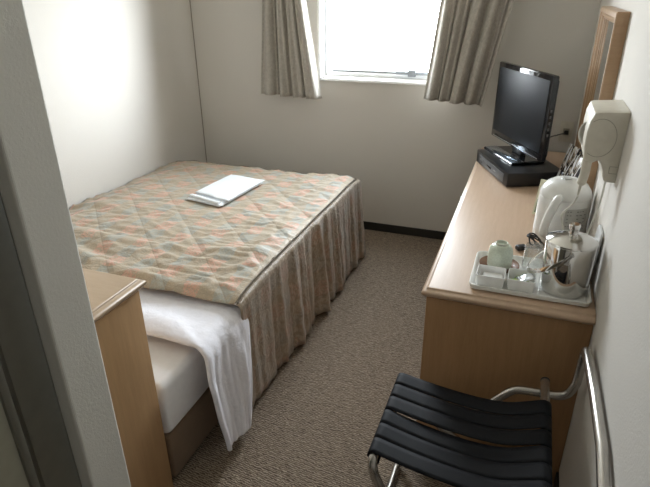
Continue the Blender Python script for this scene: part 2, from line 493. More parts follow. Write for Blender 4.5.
obj('duvet', duvet(), DUVET, origin=V((-1.6, 1.8, .44)), solid=.018, sub=1, ang=0,
    label='white duvet turned down at the bed head, one corner hanging to the floor', cat='duvet')

# bedspread: quilted top, gathered satin sides
SX0, SX1, SY0, SY1, SZ = XL+.012, -.940, 1.525, 3.045, .535
def top_z(x, y):
    z = SZ-.030*math.exp(-(y-SY0)/.10)
    z -= .030*math.exp(-((x-SX0)/.10)**2)
    z += .012*nz(x*1.2, y*1.6, 3, 1.5)+.010*nz(x*.9+.3*y, y*3.6, 7, 2.2)
    rg = 1-abs(nz(x*1.1+.4*y, y*3.4, 1, 2.6))*2; z += (.008+.010*math.exp(-(y-SY0)/.35))*max(0, rg)**3*(.4+nz(x, y, 6, 2))
    rg = 1-abs(nz(x*2.2-.5*y, y*5.5, 4, 3.3))*2; z += (.006+.005*math.exp(-(SX1-x)/.3))*max(0, rg)**3+.004*nz(x*2, y*5, 1, 8)
    # long soft creases running across near the head end
    z += .014*math.exp(-((y-1.66-.10*math.sin(2.2*x+1))/.030)**2)*min(1, max(0, (SX1-.05-x)/.3))
    z -= .010*math.exp(-((y-1.73-.10*math.sin(2.2*x+1))/.028)**2)*min(1, max(0, (SX1-.05-x)/.3))
    z += .010*math.exp(-((y-1.86+.05*math.sin(3*x))/.026)**2)*min(1, max(0, (SX1-.1-x)/.4))
    # puckers beside the seam
    e = math.exp(-(SX1-x)/.10)
    z += .006*e*nz(y*1.0, x*.25, 2, 22)+.004*math.exp(-(SY1-y)/.1)*math.sin(x*50)
    q = ((x+1.56)/.23)**2+((y-2.54)/.32)**2     # pressed flat under the folded gown
    k = math.exp(-q*q)
    z = z*(1-k)+(SZ-.004)*k
    ed = math.exp(-((SX1-x)/.035)**2); z = z*(1-ed)+(SZ-.001-.028*math.exp(-(y-SY0)/.10)+.003*nz(y, 0, 3, 4))*ed+.0035*nz(y, 1, 3, 24)*math.exp(-((SX1-x-.03)/.03)**2)
    # soft dome at the far edge
    z -= .012*math.exp(-(SY1-y)/.05)
    return z
def spread():
    bm = B(); uvl = bm.loops.layers.uv.new('UVMap'); NX, NY, NS = 130, 150, 26
    cloth = {}
    def near_y(x): return SY0+.02*math.sin(2.6*(x-SX0))*0+.035*min(1, max(0, (SX1-.3-x)/.5))*-1
    T = []
    for j in range(NY+1):
        row = []
        for i in range(NX+1):
            x = SX0+(SX1-SX0)*i/NX; y0 = near_y(x); y = y0+(SY1-y0)*j/NY
            vv = bm.verts.new((x, y, top_z(x, y))); cloth[vv] = (x, y); row.append(vv)
        T.append(row)
    for j in range(NY):
        for i in range(NX): bm.faces.new((T[j][i], T[j][i+1], T[j+1][i+1], T[j+1][i]))
    loop = [(T[j][NX], V((1, 0, 0))) for j in range(NY+1)]
    K = 14
    for k in range(1, K): a = k/K*PI/2; loop.append((T[NY][NX], V((math.cos(a), math.sin(a), 0))))
    loop += [(T[NY][i], V((0, 1, 0))) for i in range(NX, -1, -1)]
    cols = []; t = 0; prev = None
    for idx, (vv, d) in enumerate(loop):
        if prev is not None: t += (vv.co-prev).length if (vv.co-prev).length > 1e-6 else .013
        prev = vv.co.copy()
        D = vv.co.z-.020; col = [vv]; rr = .022
        g0 = 1.6*nz(t, 0, 5, 13); g1 = 2.0*nz(t, 4, 5, 34); g2 = nz(t, 7, 1, 5)
        for s in range(1, NS+1):
            u = (s/NS)**1.4; dd = D*u
            if dd < rr: o_ = math.sqrt(max(0, rr*rr-(rr-dd)**2)); 
            else: o_ = rr
            gf = (u**.5)
            out = o_+.016*u+(.022*g0+.0060*g1+.014*g2)*gf+.007*nz(t*2.4, u*2.0, 9, 4)*gf
            if d.x > .5: out += .018*u*max(0, min(1, (vv.co.y-1.75)/.5))
            out = max(out, o_*.3-.004) 
            p = vv.co+d*out-V((0, 0, dd))
            q = bm.verts.new(p); col.append(q)
            cx, cy = cloth[vv]; cloth[q] = (cx+d.x*dd*1.0, cy+d.y*dd)
        cols.append(col)
    skirt = []
    for a, c in zip(cols, cols[1:]):
        for s in range(NS):
            vs = [a[s], c[s], c[s+1], a[s+1]]
            if vs[0] is vs[1]: vs = vs[1:]
            f = bm.faces.new(vs); f.material_index = 1; skirt.append(f)
    for f in bm.faces:
        for l in f.loops: l[uvl].uv = cloth[l.vert]
    pip = [c[0].co+V((0, 0, .0035)) for c in cols]
    pp = [pip[0]]
    for p in pip:
        if (p-pp[-1]).length > .004: pp.append(p)
    return bm, pp
b, pip = spread()
sp = empty('bedspread', (-1.6, 2.3, SZ-.03), label='quilted beige bedspread with salmon and grey-blue floral patches covering the bed', cat='bedspread')
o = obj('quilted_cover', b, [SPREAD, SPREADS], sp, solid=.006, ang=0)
obj('piping', tube(B(), pip, .0019, 6), PIPING, sp)

# folded gown on the bedspread
def sheaf(bm, cs, z, h, amp, seed, n=26):
    """soft folded layer over the quad cs (4 ground points), closed and rounded"""
    a, b_, c, d = [V((p[0], p[1], 0)) for p in cs]
    top, bot = [], []
    for j in range(n+1):
        rt, rb = [], []
        for i in range(n+1):
            s, t = i/n, j/n
            p = a*(1-s)*(1-t)+b_*s*(1-t)+c*s*t+d*(1-s)*t
            e = min(1, min(s, 1-s, t, 1-t)*n/2.2); e = math.sqrt(max(0, 1-(1-e)**2))
            w_ = amp*nz(s*4, t*4, seed, 1.3)
            p = p+V((amp*nz(t*5, seed, 3), amp*nz(s*5, seed, 8), 0))
            rt.append(bm.verts.new((p.x, p.y, z+h*.5+h*.5*e+w_*e))); rb.append(bm.verts.new((p.x, p.y, z+h*.5-h*.5*e)))
        top.append(rt); bot.append(rb)
    for j in range(n):
        for i in range(n):
            bm.faces.new((top[j][i], top[j][i+1], top[j+1][i+1], top[j+1][i])); bm.faces.new((bot[j][i], bot[j+1][i], bot[j+1][i+1], bot[j][i+1]))
    bmesh.ops.remove_doubles(bm, verts=bm.verts, dist=1e-5)
g = empty('folded_gown', (-1.59, 2.56, .540), label='folded white cotton nightgown lying on the bedspread', cat='nightgown')
b = B(); sheaf(b, [(-1.700, 2.345), (-1.455, 2.300), (-1.415, 2.735), (-1.655, 2.770)], .541, .012, .003, 1)
obj('lower_fold', b, TOWEL, g, ang=0)
b = B(); sheaf(b, [(-1.690, 2.425), (-1.440, 2.350), (-1.410, 2.740), (-1.655, 2.775)], .5535, .013, .004, 5)
obj('upper_fold', b, TOWEL, g, ang=0)
b = B(); tube(b, smooth_path([(-1.685, 2.385, .558), (-1.61, 2.360, .560), (-1.53, 2.335, .560), (-1.475, 2.325, .558)], 6), .007, 10, sx=2.0)
obj('belt', b, TOWEL, g)

# ------------------------------------------------------------------ headboard cabinet
HX1, HY0, HY1, HZ = -.982, YP1+.008, 1.090, .835
h_ = empty('headboard_cabinet', ((BX0+HX1)/2, (HY0+HY1)/2, 0), label='light wooden headboard cabinet standing against the partition at the bed head', cat='headboard')
obj('body', box(B(), BX0, HX1, HY0, HY1-.008, 0.002, HZ-.036, .002), HWOODS, h_)
def edge_rings(x0, x1, y0, y1, zt, prof, sides):
    """rectangle rings; prof = (drop, inset); sides = which of (x0,x1,y0,y1) are moulded"""
    out = []
    for dz, ins in prof:
        a = [ins*s for s in sides]
        X0, X1, Y0, Y1 = x0+a[0], x1-a[1], y0+a[2], y1-a[3]
        out.append([(X0, Y0, zt-dz), (X1, Y0, zt-dz), (X1, Y1, zt-dz), (X0, Y1, zt-dz)])
    return out
MOULD = [(.036, .020), (.034, .014), (.028, .006), (.022, .001), (.016, 0), (.011, .003), (.0085, .009), (.0075, .0145), (.0035, .016), (.0008, .018), (0, .021)]
b = B(); loft(b, edge_rings(BX0, HX1+.014, HY0, HY1+.014, HZ, MOULD, (0, 1, 0, 1))); obj('top', b, HWOOD, h_, ang=60)

# ------------------------------------------------------------------ desk
KX0, KX1, KY0, KY1, KZ = -.249, XR-.0015, 1.538, 3.40, .700
dk = empty('desk', (.01, 2.47, 0), label='long light wooden desk with drawers standing along the right wall', cat='desk')
b = B(); loft(b, edge_rings(KX0, KX1, KY0, KY1, KZ, MOULD, (1, 0, 1, 0))); obj('desk_top', b, [WOOD], dk, ang=60)
bx0, by0 = KX0+.016, KY0+.018
obj('side_panel', box(B(), bx0, KX1, by0, by0+.022, .002, KZ-.037, .0015), WOOD_SHADE, dk)
obj('side_panel', box(B(), bx0, KX1, 2.40, 2.42, .002, KZ-.037, .0015), WOOD_SHADE, dk)
obj('side_panel', box(B(), bx0, KX1, 3.37, 3.39, .002, KZ-.037, .0015), WOOD_SHADE, dk)
obj('back_panel', box(B(), KX1-.014, KX1, by0+.023, 3.369, .10, KZ-.037), WOOD_SHADE, dk)
for y0, y1, zs in ((by0+.026, 2.396, ((.05, .24), (.245, .45), (.455, .655))), (2.424, 3.366, ((.56, .655),))):
    for z0, z1 in zs:
        dr = obj('drawer', box(B(), bx0, bx0+.02, y0, y1, z0, z1, .003), WOOD_SHADE, dk)
        for yk in ((2.16,) if y0 < 2 else (2.62, 3.16)):
            b = B(); M = Matrix.Translation((bx0, yk, (z0+z1)/2+.02)) @ Matrix.Rotation(-PI/2, 4, 'Y')
            lathe(b, [(0, -.001), (.007, -.001), (.007, .012), (.014, .018), (.016, .026), (.012, .032), (0, .033)], 0, 0, 20, M)
            kb = obj('knob', b, SILVER, None); 
            kb.parent = dr; kb.matrix_parent_inverse = Matrix.Identity(4); kb.matrix_local = wm(dr).inverted() @ wm(kb)

# ------------------------------------------------------------------ set-top box and television
A = math.atan2(-.401, .186)                 # long direction of the box, seen from above
def frame_at(px, py, pz, a):
    """local x = along the screen to its near end, local y = towards the wall"""
    return Matrix.Translation((px, py, pz)) @ Matrix.Rotation(a, 4, 'Z')
bw = .442; cen = V((-.150, 2.838, .701))      # middle of the front face
def empty_m(name, M, **kw):
    o = bpy.data.objects.new(name, None); C.objects.link(o); o.empty_display_size = .1
    o.matrix_world = M; WM[o.name] = M; return tag(o, **kw)
sb = empty_m('video_player_box', frame_at(*cen, A), label='flat black video box with grey front panel under the television', cat='video box')
b = box(B(), -bw/2, bw/2, 0, .285, .004, .072, .004); obj('case', b, BLACK, sb, local=True)
b = box(B(), -bw/2+.045, bw/2-.045, -.003,   .001, .014, .056, .001); fp = obj('front_panel', b, SLOT, sb, local=True)
for x, z, w_, h2, m in ((-.13, .038, .05, .006, SILVER), (-.13, .026, .02, .005, INK), (-.02, .032, .06, .010, GLOSSB), (.06, .036, .03, .004, SILVER), (.12, .030, .012, .012, INK), (-.06, .040, .02, .003, SILVER)):
    obj('button', box(B(), x-w_/2, x+w_/2, -.0045, -.0028, z-h2/2, z+h2/2, .0006), m, sb, local=True)
for x in (-.18, .18):
    for y in (.03, .25): obj('foot', lathe(B(), [(0, 0), (.012, 0), (.012, .005), (0, .005)], x, y, 14), BLACK, sb, local=True)

A2 = math.atan2(-.907, .42)+math.radians(4)
tvz = .7735
u = V((math.cos(A2), math.sin(A2), 0)); n_ = V((-u.y, u.x, 0))     # n_ points towards the right wall
q = V((-.127, 2.874, 0))+n_*.10+u*(-.036)
tv = empty_m('television', frame_at(q.x, q.y, tvz, A2), label='black flat screen television standing on the black video box', cat='television')
hw, z0, z1 = .280, .046, .446
b = B(); prism(b, [(-hw, z0), (hw, z0), (hw, z1), (-hw, z1)], 'y', 0, .030, .007)
obj('bezel', b, GLOSSB, tv, local=True)
b = box(B(), -hw+.022, hw-.022, -.0022, .001, z0+.040, z1-.024, .0008); obj('screen', b, SCREEN, tv, local=True)
obj('trim_strip', box(B(), -hw+.03, hw-.03, -.003, .0, z0+.008, z0+.013, .001), SILVER, tv, local=True, label='thin silver strip under the screen')
b = B()
loft(b, [[(sx*(hw-.010-i1), y, z0+.02+i1+(z1-z0-.04-2*i1)*k) for sx, k in ((-1, 0), (1, 0), (1, 1), (-1, 1))] for y, i1 in ((.0295, 0), (.040, .006), (.062, .05), (.078, .07))])
obj('back_cover', b, BLACK, tv, local=True)
for k in range(5): obj('side_button', box(B(), hw-.001, hw+.0015, .010, .018, .17+k*.028, .182+k*.028, .0006), SLOT, tv, local=True)
b = B(); box(b, -.05, .05, .020, .050, .014, z0+.10, .004); obj('neck', b, BLACK, tv, local=True)
st = B(); P = [(-.165, -.085), (.165, -.085), (.150, .10), (-.150, .10)]
loft(st, [[(x*.985, y*.985, 0) for x, y in P], [(x, y, .004) for x, y in P], [(x, y, .009) for x, y in P], [(x*.97, y*.95, .0135) for x, y in P]])
obj('stand_base', st, GLOSSB, tv, local=True)
obj('stand_trim', box(B(), -.160, .160, -.083, -.015, .0137, .0150, .0004), BLUEGLOSS, tv, local=True, label='mirror-bright strip on the front of the stand')

# socket and leads by the television
s_ = empty('wall_socket', (.215, YB, .80), label='small beige wall socket behind the television', cat='socket')
obj('plate', box(B(), .180, .250, YB-.009, YB-.0003, .745, .865, .003), PLASTIC, s_)
obj('socket_face', box(B(), .198, .232, YB-.013, YB-.0088, .785, .825, .002), PLASTICD, s_)
obj('plug', box(B(), .203, .227, YB-.036, YB-.0132, .793, .817, .004), BLACK, s_)
b = tube(B(), smooth_path([(.205, YB-.034, .80), (.17, 3.40, .80), (.12, 3.30, .80), (.105, 3.22, .76), (.11, 3.12, .712), (.13, 3.03, .7055), (.158, 2.985, .7055)], 8), .0035, 8)
obj('power_cord', b, CORDB, origin=V((.15, 3.2, .7)), label='thin black power cord running from the wall socket to the television', cat='cord')

# ------------------------------------------------------------------ mirror
MX0, MX1, MY0, MY1, MZ0, MZ1 = .226, XR-.001, 2.205, 2.845, .702, 1.502
mi_ = empty('wall_mirror', (XR, (MY0+MY1)/2, MZ0), label='tall mirror in a light wooden frame against the right wall above the desk', cat='mirror')
def stile(bm, horiz, a0, a1, c0, c1, inner):
    """a: along, c: across; profile steps down towards the glass"""
    pr = [(0, MX1), (0, MX0+.004), (.004, MX0), (.020, MX0), (.026, MX0+.006), (.034, MX0+.008), (.040, MX0+.016), (.046, MX0+.018), (.046, MX1)]
    loops = []
    for e, (aa) in enumerate((a0, a1)):
        lp = []
        for t, x in pr:
            c = c0+t*(1 if inner > 0 else -1)
            mit = t if e == 0 else -t
            al = aa+mit
            lp.append((x, c, al) if not horiz else (x, al, c))
        loops.append(lp)
    loft(bm, loops)
b = B(); stile(b, False, MZ0, MZ1, MY0, 0, 1); stile(b, False, MZ0, MZ1, MY1, 0, -1)
stile(b, True, MY0, MY1, MZ1, 0, -1); stile(b, True, MY0, MY1, MZ0, 0, 1)
obj('frame', b, WOODE, mi_, ang=30)
obj('mirror_glass', box(B(), MX0+.020, MX0+.024, MY0+.040, MY1-.040, MZ0+.040, MZ1-.040), MIRR, mi_)

# ------------------------------------------------------------------ hair dryer on the wall
hd = empty('hair_dryer', (XR, 1.86, 1.045), label='cream wall-mounted hair dryer in its holder, round disc on its face', cat='hair dryer')
front = [(.178, 1.247), (.170, 1.222), (.166, 1.190), (.166, 1.150), (.172, 1.108), (.190, 1.098), (.199, 1.104), (.207, 1.109), (.215, 1.106), (.222, 1.096), (.229, 1.078), (.231, 1.062), (.236, 1.049), (.245, 1.044), (XR-.001, 1.044), (XR-.001, 1.256), (.186, 1.250)]
b = B()
rear = [(max(x, .168), z) for x, z in front]
loft(b, [[(x+(.003 if x < .25 else 0), 1.757, z-.0015*(1 if z > 1.2 else -1)) for x, z in front], [(x, 1.760, z) for x, z in front], [(x, 1.80, z) for x, z in front], [(x, 1.96, z) for x, z in rear], [(min(x+.010, XR-.001), 1.985, z+(.008 if z < 1.2 else -.008)) for x, z in rear]])
obj('holder', b, PLASTIC, hd, ang=32)
ring = [(.2025+.0445*math.cos(t), 1.7568, 1.176+.056*math.sin(t)) for t in [math.radians(-125+250*k/48) for k in range(49)]]
obj('disc_seam', tube(B(), ring, .0009, 6), PLASTICD, hd)
b = B(); tube(b, fillet([(XR-.003, 1.7568, 1.094), (.245, 1.7568, 1.094), (.245, 1.7568, 1.073), (XR-.003, 1.7568, 1.073)], .002), .0009, 6)
obj('latch_seam', b, PLASTICD, hd)
hp = smooth_path([(.184, 1.775, 1.125), (.1835, 1.775, 1.09), (.1835, 1.775, 1.06), (.1805, 1.775, 1.038), (.1795, 1.775, 1.024)], 6)
b = tube(B(), hp, .013, 16, rad=[.0145-.001*min(i, 8)/8-(.005*max(0, (i-21))/3 if i > 21 else 0) for i in range(len(hp))], sx=1.0)
hn = obj('handle', b, PLASTIC, hd)
b = tube(B(), [(.179, 1.775, 1.030), (.178, 1.775, 1.012), (.177, 1.776, .99)], .005, 10, rad=[.006, .0045, .003]); obj('cord_guard', b, PLASTIC, hd)
Mn = Matrix.Translation((.203, 1.862, 1.166)) @ Matrix.Rotation(math.radians(40), 4, 'Z') @ Matrix.Rotation(math.radians(-90), 4, 'Y')
b = B(); lathe(b, [(.043, 0), (.0425, .028), (.040, .034), (.035, .034), (.034, .028), (.034, .004), (0, .004)], 0, 0, 32, Mn)
obj('nozzle', b, WPL, hd, label='round white air outlet')
b = B(); lathe(b, [(0, .008), (.0325, .008), (.0325, .010), (0, .010)], 0, 0, 32, Mn); obj('nozzle_grille', b, SLOT, hd)

# its lead: straight drop, then a loose loop behind the ice pail
pts = [(.177, 1.776, .986), (.172, 1.80, .955), (.160, 1.835, .92), (.150, 1.865, .89), (.152, 1.885, .86), (.175, 1.90, .80), (.205, 1.905, .765), (.235, 1.90, .79), (.248, 1.885, .87), (.255, 1.865, .95), (.256, 1.858, 1.02), (.256, 1.858, 1.040)]
obj('coiled_cord', tube(B(), smooth_path(pts, 10), .0032, 8), CORDW, origin=V((.2, 1.86, 1.0)), label='cream hair dryer cord looping down behind the ice pail', cat='cord')

# ------------------------------------------------------------------ electric kettle (air pot)
kx, ky = .168, 2.115
kt = empty('electric_kettle', (kx, ky, .70), label='white electric kettle with domed lid standing near the wall behind the ice pail', cat='kettle')
obj('body', lathe(B(), [(0, .701), (.090, .701), (.094, .706), (.0945, .74), (.093, .84), (.091, .868), (.088, .872), (0, .872)], kx, ky, 48), WPL, kt)
ld = obj('lid', lathe(B(), [(0, .8725), (.0905, .8725), (.0915, .880), (.086, .898), (.072, .918), (.052, .931), (.030, .937), (.026, .9365), (.024, .9385), (0, .940)], kx, ky, 48), WPL, kt)
b = B(); lathe(b, [(0, .9405), (.018, .9405), (.017, .943), (0, .9435)], kx-.005, ky-.01, 24); obj('lid_vent', b, PANELM, kt)
hp = smooth_path([(kx-.046, ky-.080, .735), (kx-.060, ky-.118, .76), (kx-.056, ky-.132, .81), (kx-.042, ky-.130, .865), (kx-.030, ky-.118, .893), (kx-.024, ky-.090, .885)], 8)
obj('handle', tube(B(), hp, .013, 14, rad=[.0125+.003*math.sin(i/len(hp)*PI) for i in range(len(hp))]), WPL, kt)
def arcpanel(bm, r, a0, a1, z0, z1, cx, cy, n=14, th=.0015):
    lo = []
    for i in range(n+1):
        a = a0+(a1-a0)*i/n; c, s = math.cos(a), math.sin(a)
        lo.append([(cx+(r-.001)*c, cy+(r-.001)*s, z0), (cx+(r+th)*c, cy+(r+th)*s, z0), (cx+(r+th)*c, cy+(r+th)*s, z1), (cx+(r-.001)*c, cy+(r-.001)*s, z1)])
    loft(bm, lo); return bm
pn = obj('control_panel', arcpanel(B(), .0945, math.radians(-88), math.radians(-35), .750, .850, kx, ky), PANELM, kt, label='grey printed control panel')
random.seed(3)
b = B()
for row in range(6):
    zz = .842-row*.014; a = -84
    while a < -40:
        l = random.uniform(2, 6)
        if random.random() < .75: arcpanel(b, .0962, math.radians(a), math.radians(min(a+l, -38)), zz-.003, zz, kx, ky, 3, .0004)
        a += l+random.uniform(1.5, 3)
obj('printed_text', b, INK, kt)

# black power lead heaped on the desk before the kettle
pts = []
for i in range(30):
    a = i*.62; rr = .028+.006*math.sin(i*1.7)
    pts.append(((.086+rr*math.cos(a)*.95), 1.978+rr*math.sin(a)*1.2+.0005*i, .706+.050*abs(math.sin(i*.31))*(.4+.6*((i % 9)/9))))
pts = [(.050, 1.950, .7065), (.062, 1.958, .7065)]+pts
b = tube(B(), smooth_path(pts, 5), .0028, 8)
cd = empty('kettle_power_cord', (.098, 1.96, .702), label='bundled black power cord on the desk between tumbler and kettle', cat='cord')
obj('cord', b, CORDB, cd)
b = box(B(), -.022, .016, -.013, .013, 0, .018, .005, 3, Matrix.Translation((.042, 1.945, .7015)) @ Matrix.Rotation(.6, 4, 'Z')); obj('plug', b, CORDB, cd)

# cream card stand leaning beside the kettle
cs_ = empty_m('guest_card', Matrix.Translation((.078, 2.312, .7015)) @ Matrix.Rotation(math.radians(-18), 4, 'Z') @ Matrix.Rotation(math.radians(-20), 4, 'X'), label='cream folded guest card standing between television and kettle', cat='card')
b = box(B(), -.012, .085, 0, .010, .004, .155, .002); obj('card', b, CREAMP, cs_, local=True)
b = box(B(), -.004, .078, -.0012, .0006, .014, .070, .0004); obj('card_picture', b, PICG, cs_, local=True)

# glossy brochures between television and mirror
for k, (x, y, a, ti, hh, wd, col, lab) in enumerate(((.175, 2.66, -1.15, -14, .22, .13, BROCH, 'glossy brochure with shiny black and silver cover leaning behind the kettle'), (.200, 2.555, -1.15, -14, .20, .12, BROCH, 'smaller glossy brochure propped nearer the mirror, behind the kettle'))):
    M = Matrix.Translation((x, y, .7015)) @ Matrix.Rotation(a, 4, 'Z') @ Matrix.Rotation(math.radians(ti), 4, 'X')
    o = empty_m('brochure', M, label=lab, cat='brochure', group='brochures leaning by the mirror')
    obj('cover', box(B(), -wd/2, wd/2, 0, .004, .002, hh, .001), col, o, local=True)

# grey panel against the wall by the ice pail
gp = empty_m('grey_panel', Matrix.Translation((XR-.020, 1.775, .7015)) @ Matrix.Rotation(math.radians(4.2), 4, 'Y'), label='thin grey acrylic panel standing against the wall beside the ice pail', cat='panel')
b = B(); prism(b, [(x, y) for x, y, z in rrect(-.050, .050, .002, .185, .016, 0)], 'x', -.004, .004, .0015)
obj('panel', b, GREYP, gp, local=True)

# ------------------------------------------------------------------ tray and what stands on it
TX0, TX1, TY0, TY1, TZ = -.108, .256, 1.580, 1.848, .7012
b = B()
seq = [(.014, 0, .018), (.004, .004, .020), (0, .017, .024), (.0015, .0195, .023), (.005, .0195, .021), (.008, .017, .020), (.013, .0065, .018), (.017, .0050, .016)]
loft(b, [rrect(TX0+i, TX1-i, TY0+i, TY1-i, r_, TZ+z) for i, z, r_ in seq])
obj('serving_tray', b, TRAYM, origin=V((.07, 1.71, TZ)), ang=50, label='white rectangular plastic tray on the near end of the desk', cat='tray')
TF = TZ+.0055
# saucer + cup
cx, cy = -.026, 1.762
obj('coaster', lathe(B(), [(0, TF), (.044, TF), (.058, TF+.007), (.066, TF+.0125), (.0665, TF+.014), (.064, TF+.0138), (.050, TF+.008), (.040, TF+.0055), (0, TF+.0055)], cx, cy, 48), COAST, origin=V((cx, cy, TF)), label='round brown saucer under the upturned green teacup', cat='saucer')
cb = TF+.009
cup = empty('teacup', (cx, cy, cb), label='pale green teacup standing upside down on the brown saucer', cat='teacup')
obj('bowl', lathe(B(), [(.034, cb+.001), (.0385, cb), (.0405, cb+.002), (.0410, cb+.020), (.0405, cb+.046), (.0370, cb+.065), (.029, cb+.0755), (.020, cb+.0785), (0, cb+.0785), (0, cb+.074), (.030, cb+.062), (.036, cb+.040), (.036, cb+.004)], cx, cy, 48), CELA, cup)
obj('foot_ring', lathe(B(), [(.0205, cb+.077), (.0205, cb+.0845), (.0190, cb+.086), (.0170, cb+.0845), (.0165, cb+.0795), (.0165, cb+.077)], cx, cy, 40), CELAF, cup, label='paler unglazed foot ring')
# dishes
def dish(x0, x1, y0, y1, z):
    b = B(); H = .040
    loft(b, [rrect(x0+i, x1-i, y0+i, y1-i, r_, z+h) for i, h, r_ in ((.006, 0, .006), (.003, .003, .007), (0, H-.002, .008), (.0008, H, .008), (.003, H, .007), (.0038, H-.002, .007), (.007, .005, .006), (.010, .004, .005))])
    return b
dz = TF+.0003
DR = math.radians(-1.5)
D1 = (-.090, .001, 1.603, 1.682); D2 = (.007, .092, 1.606, 1.690)
obj('square_dish', dish(*D1, dz), CERAM, origin=V((-.042, 1.642, dz)), ang=45, group='square dishes on the tray', label='square white dish holding flat white paper packets, left on the tray', cat='dish')
obj('square_dish', dish(*D2, dz), CERAM, origin=V((.049, 1.648, dz)), ang=45, group='square dishes on the tray', label='square white dish holding green tea packets, beside the ice pail', cat='dish')
labs = ('white paper sugar packet at the bottom of the left dish', 'white paper sugar packet in the middle of the left dish', 'white paper sugar packet on top in the left dish')
for k in range(3):
    b = B(); M = Matrix.Translation((-.042+.002*k, 1.6425, dz+.0062+.0065*k)) @ Matrix.Rotation(.04*(k-1), 4, 'Z')
    box(b, -.030, .030, -.022, .022, 0, .0055, .002, 2, M)
    obj('sugar_packet', b, PAPER, origin=V((-.042, 1.642, dz+.006+.0065*k)), label=labs[k], cat='packet', group='white packets in the left dish')
for k, (x, y, a, tl, m_, lab, nm) in enumerate(((.040, 1.646, .15, .20, TEA, 'green tea packet lying at the bottom of the right dish', 'tea_packet'), (.052, 1.650, -.25, .26, TEA, 'green tea packet leaning across the right dish', 'tea_packet'), (.062, 1.646, .35, .34, FOIL, 'shiny clear sachet on top of the green tea packets', 'sachet'))):
    b = B(); M = Matrix.Translation((x, y, dz+.014+.0085*k)) @ Matrix.Rotation(a, 4, 'Z') @ Matrix.Rotation(-tl, 4, 'Y')
    sheaf(b, [(-.026, -.020), (.026, -.020), (.026, .020), (-.026, .020)], 0, .006, .002, k+2, 12)
    bmesh.ops.transform(b, matrix=M, verts=b.verts)
    obj(nm, b, m_, origin=V((x, y, dz+.014)), ang=0, label=lab, cat='packet', group='packets in the right dish')
# tumbler, upside down
gx, gy, gz = .078, 1.782, TF+.0003
obj('tumbler', lathe(B(), [(.0345, gz), (.0335, gz+.004), (.0290, gz+.088), (.0270, gz+.092), (0, gz+.093), (0, gz+.084), (.0255, gz+.083), (.0270, gz+.080), (.0315, gz+.004), (.0330, gz)], gx, gy, 40), TUMB, origin=V((gx, gy, gz)), label='clear glass tumbler standing upside down behind the ice pail', cat='glass')
# ice pail
ix, iy, iz = .176, 1.680, TF+.0004
ip = empty('ice_pail', (ix, iy, iz), label='polished stainless steel ice pail with lid and swing handle on the tray', cat='ice pail')
R1 = .0735
obj('pail_body', lathe(B(), [(0, iz), (R1-.006, iz), (R1-.003, iz+.004), (R1-.003, iz+.010), (R1, iz+.014), (R1, iz+.160), (R1-.002, iz+.164), (0, iz+.164)], ix, iy, 64), CHROME, ip)
obj('pail_lid', lathe(B(), [(0, iz+.1645), (R1+.001, iz+.1645), (R1+.0025, iz+.167), (R1+.001, iz+.171), (.062, iz+.178), (.042, iz+.187), (.020, iz+.192), (.015, iz+.193), (0, iz+.1935)], ix, iy, 64), BRUSH, ip)
obj('lid_knob', lathe(B(), [(0, iz+.1935), (.0145, iz+.1935), (.0135, iz+.199), (.0145, iz+.206), (.0165, iz+.218), (.015, iz+.223), (0, iz+.224)], ix, iy, 28), CHROME, ip)
pv = []
for s in (-1, 1):
    a = math.radians(-90 if s < 0 else 90)
    pv.append(V((ix+(R1+.004)*math.cos(a), iy+(R1+.004)*math.sin(a), iz+.152)))
    M = Matrix.Translation(pv[-1]) @ Matrix.Rotation(PI/2 if s > 0 else PI/2, 4, 'X')
    obj('pivot', lathe(B(), [(0, -.005), (.007, -.005), (.007, .005), (0, .005)], 0, 0, 16, M), CHROME, ip)
hp = []
for k in range(41):
    a = PI*k/40
    rr = R1+.0095
    x = -math.sin(a)*rr*1.36; y = -math.cos(a)*rr
    z = -.098*(math.sin(a)**.85)
    hp.append((ix+x, iy+y, iz+.152+z))
b = B(); lo = []
for i, p in enumerate(hp):
    p = V(p); d = (V(hp[min(i+1, 40)])-V(hp[max(i-1, 0)])).normalized(); out = V((p.x-ix, p.y-iy, 0)).normalized()
    up = d.cross(out).normalized(); wv = .0048+.0028*math.sin(PI*i/40)
    lo.append([p+out*.0016+up*wv, p+out*.0026, p+out*.0016-up*wv, p-out*.0016-up*wv, p-out*.0016+up*wv])
loft(b, lo)
obj('swing_handle', b, CHROME, ip)

# ------------------------------------------------------------------ luggage rack
rk = empty('luggage_rack', (-.03, 1.26, 0), label='folding luggage rack with black webbing straps and silver tube frame before the desk', cat='luggage rack')
tr = .0132
YBF, YBN = 1.452, 1.070
def loopB():
    side = [(-.272, .0125), (.035, .403), (.075, .446), (.125, .4555), (.195, .460), (.226, .478), (.241, .520), (.2445, .648)]
    far = [V((x, YBF, z)) for x, z in side]; near = [V((x, YBN-d, z)) for (x, z), d in zip(side[:7], (0, 0, .01, .035, .075, .095, .115))]+[V((.249, .870, .640))]
    mid = [p for p in smooth_path(far[1:7], 6)]
    midn = [p for p in smooth_path(near[1:7], 6)]
    P = [far[0]]+mid+[far[7], V((.249, 1.22, .664)), V((.2505, 1.04, .669)), near[7]]+midn[::-1]+[near[0]]
    # round the four outer corners only
    out = []
    n = len(P)
    for i, p in enumerate(P):
        if (p-far[0]).length < 1e-6 or (p-far[7]).length < 1e-6 or (p-near[7]).length < 1e-6 or (p-near[0]).length < 1e-6:
            a, c = P[i-1], P[(i+1) % n]; r_ = .032
            s = p+(a-p).normalized()*r_; e = p+(c-p).normalized()*r_
            for q in range(7): t = q/6; out.append((1-t)**2*s+2*t*(1-t)*p+t*t*e)
        else: out.append(p)
    return out
obj('back_loop', tube(B(), loopB(), tr, 14, closed=True), TUBE, rk, ang=0)
YAF, YAN = 1.421, 1.039
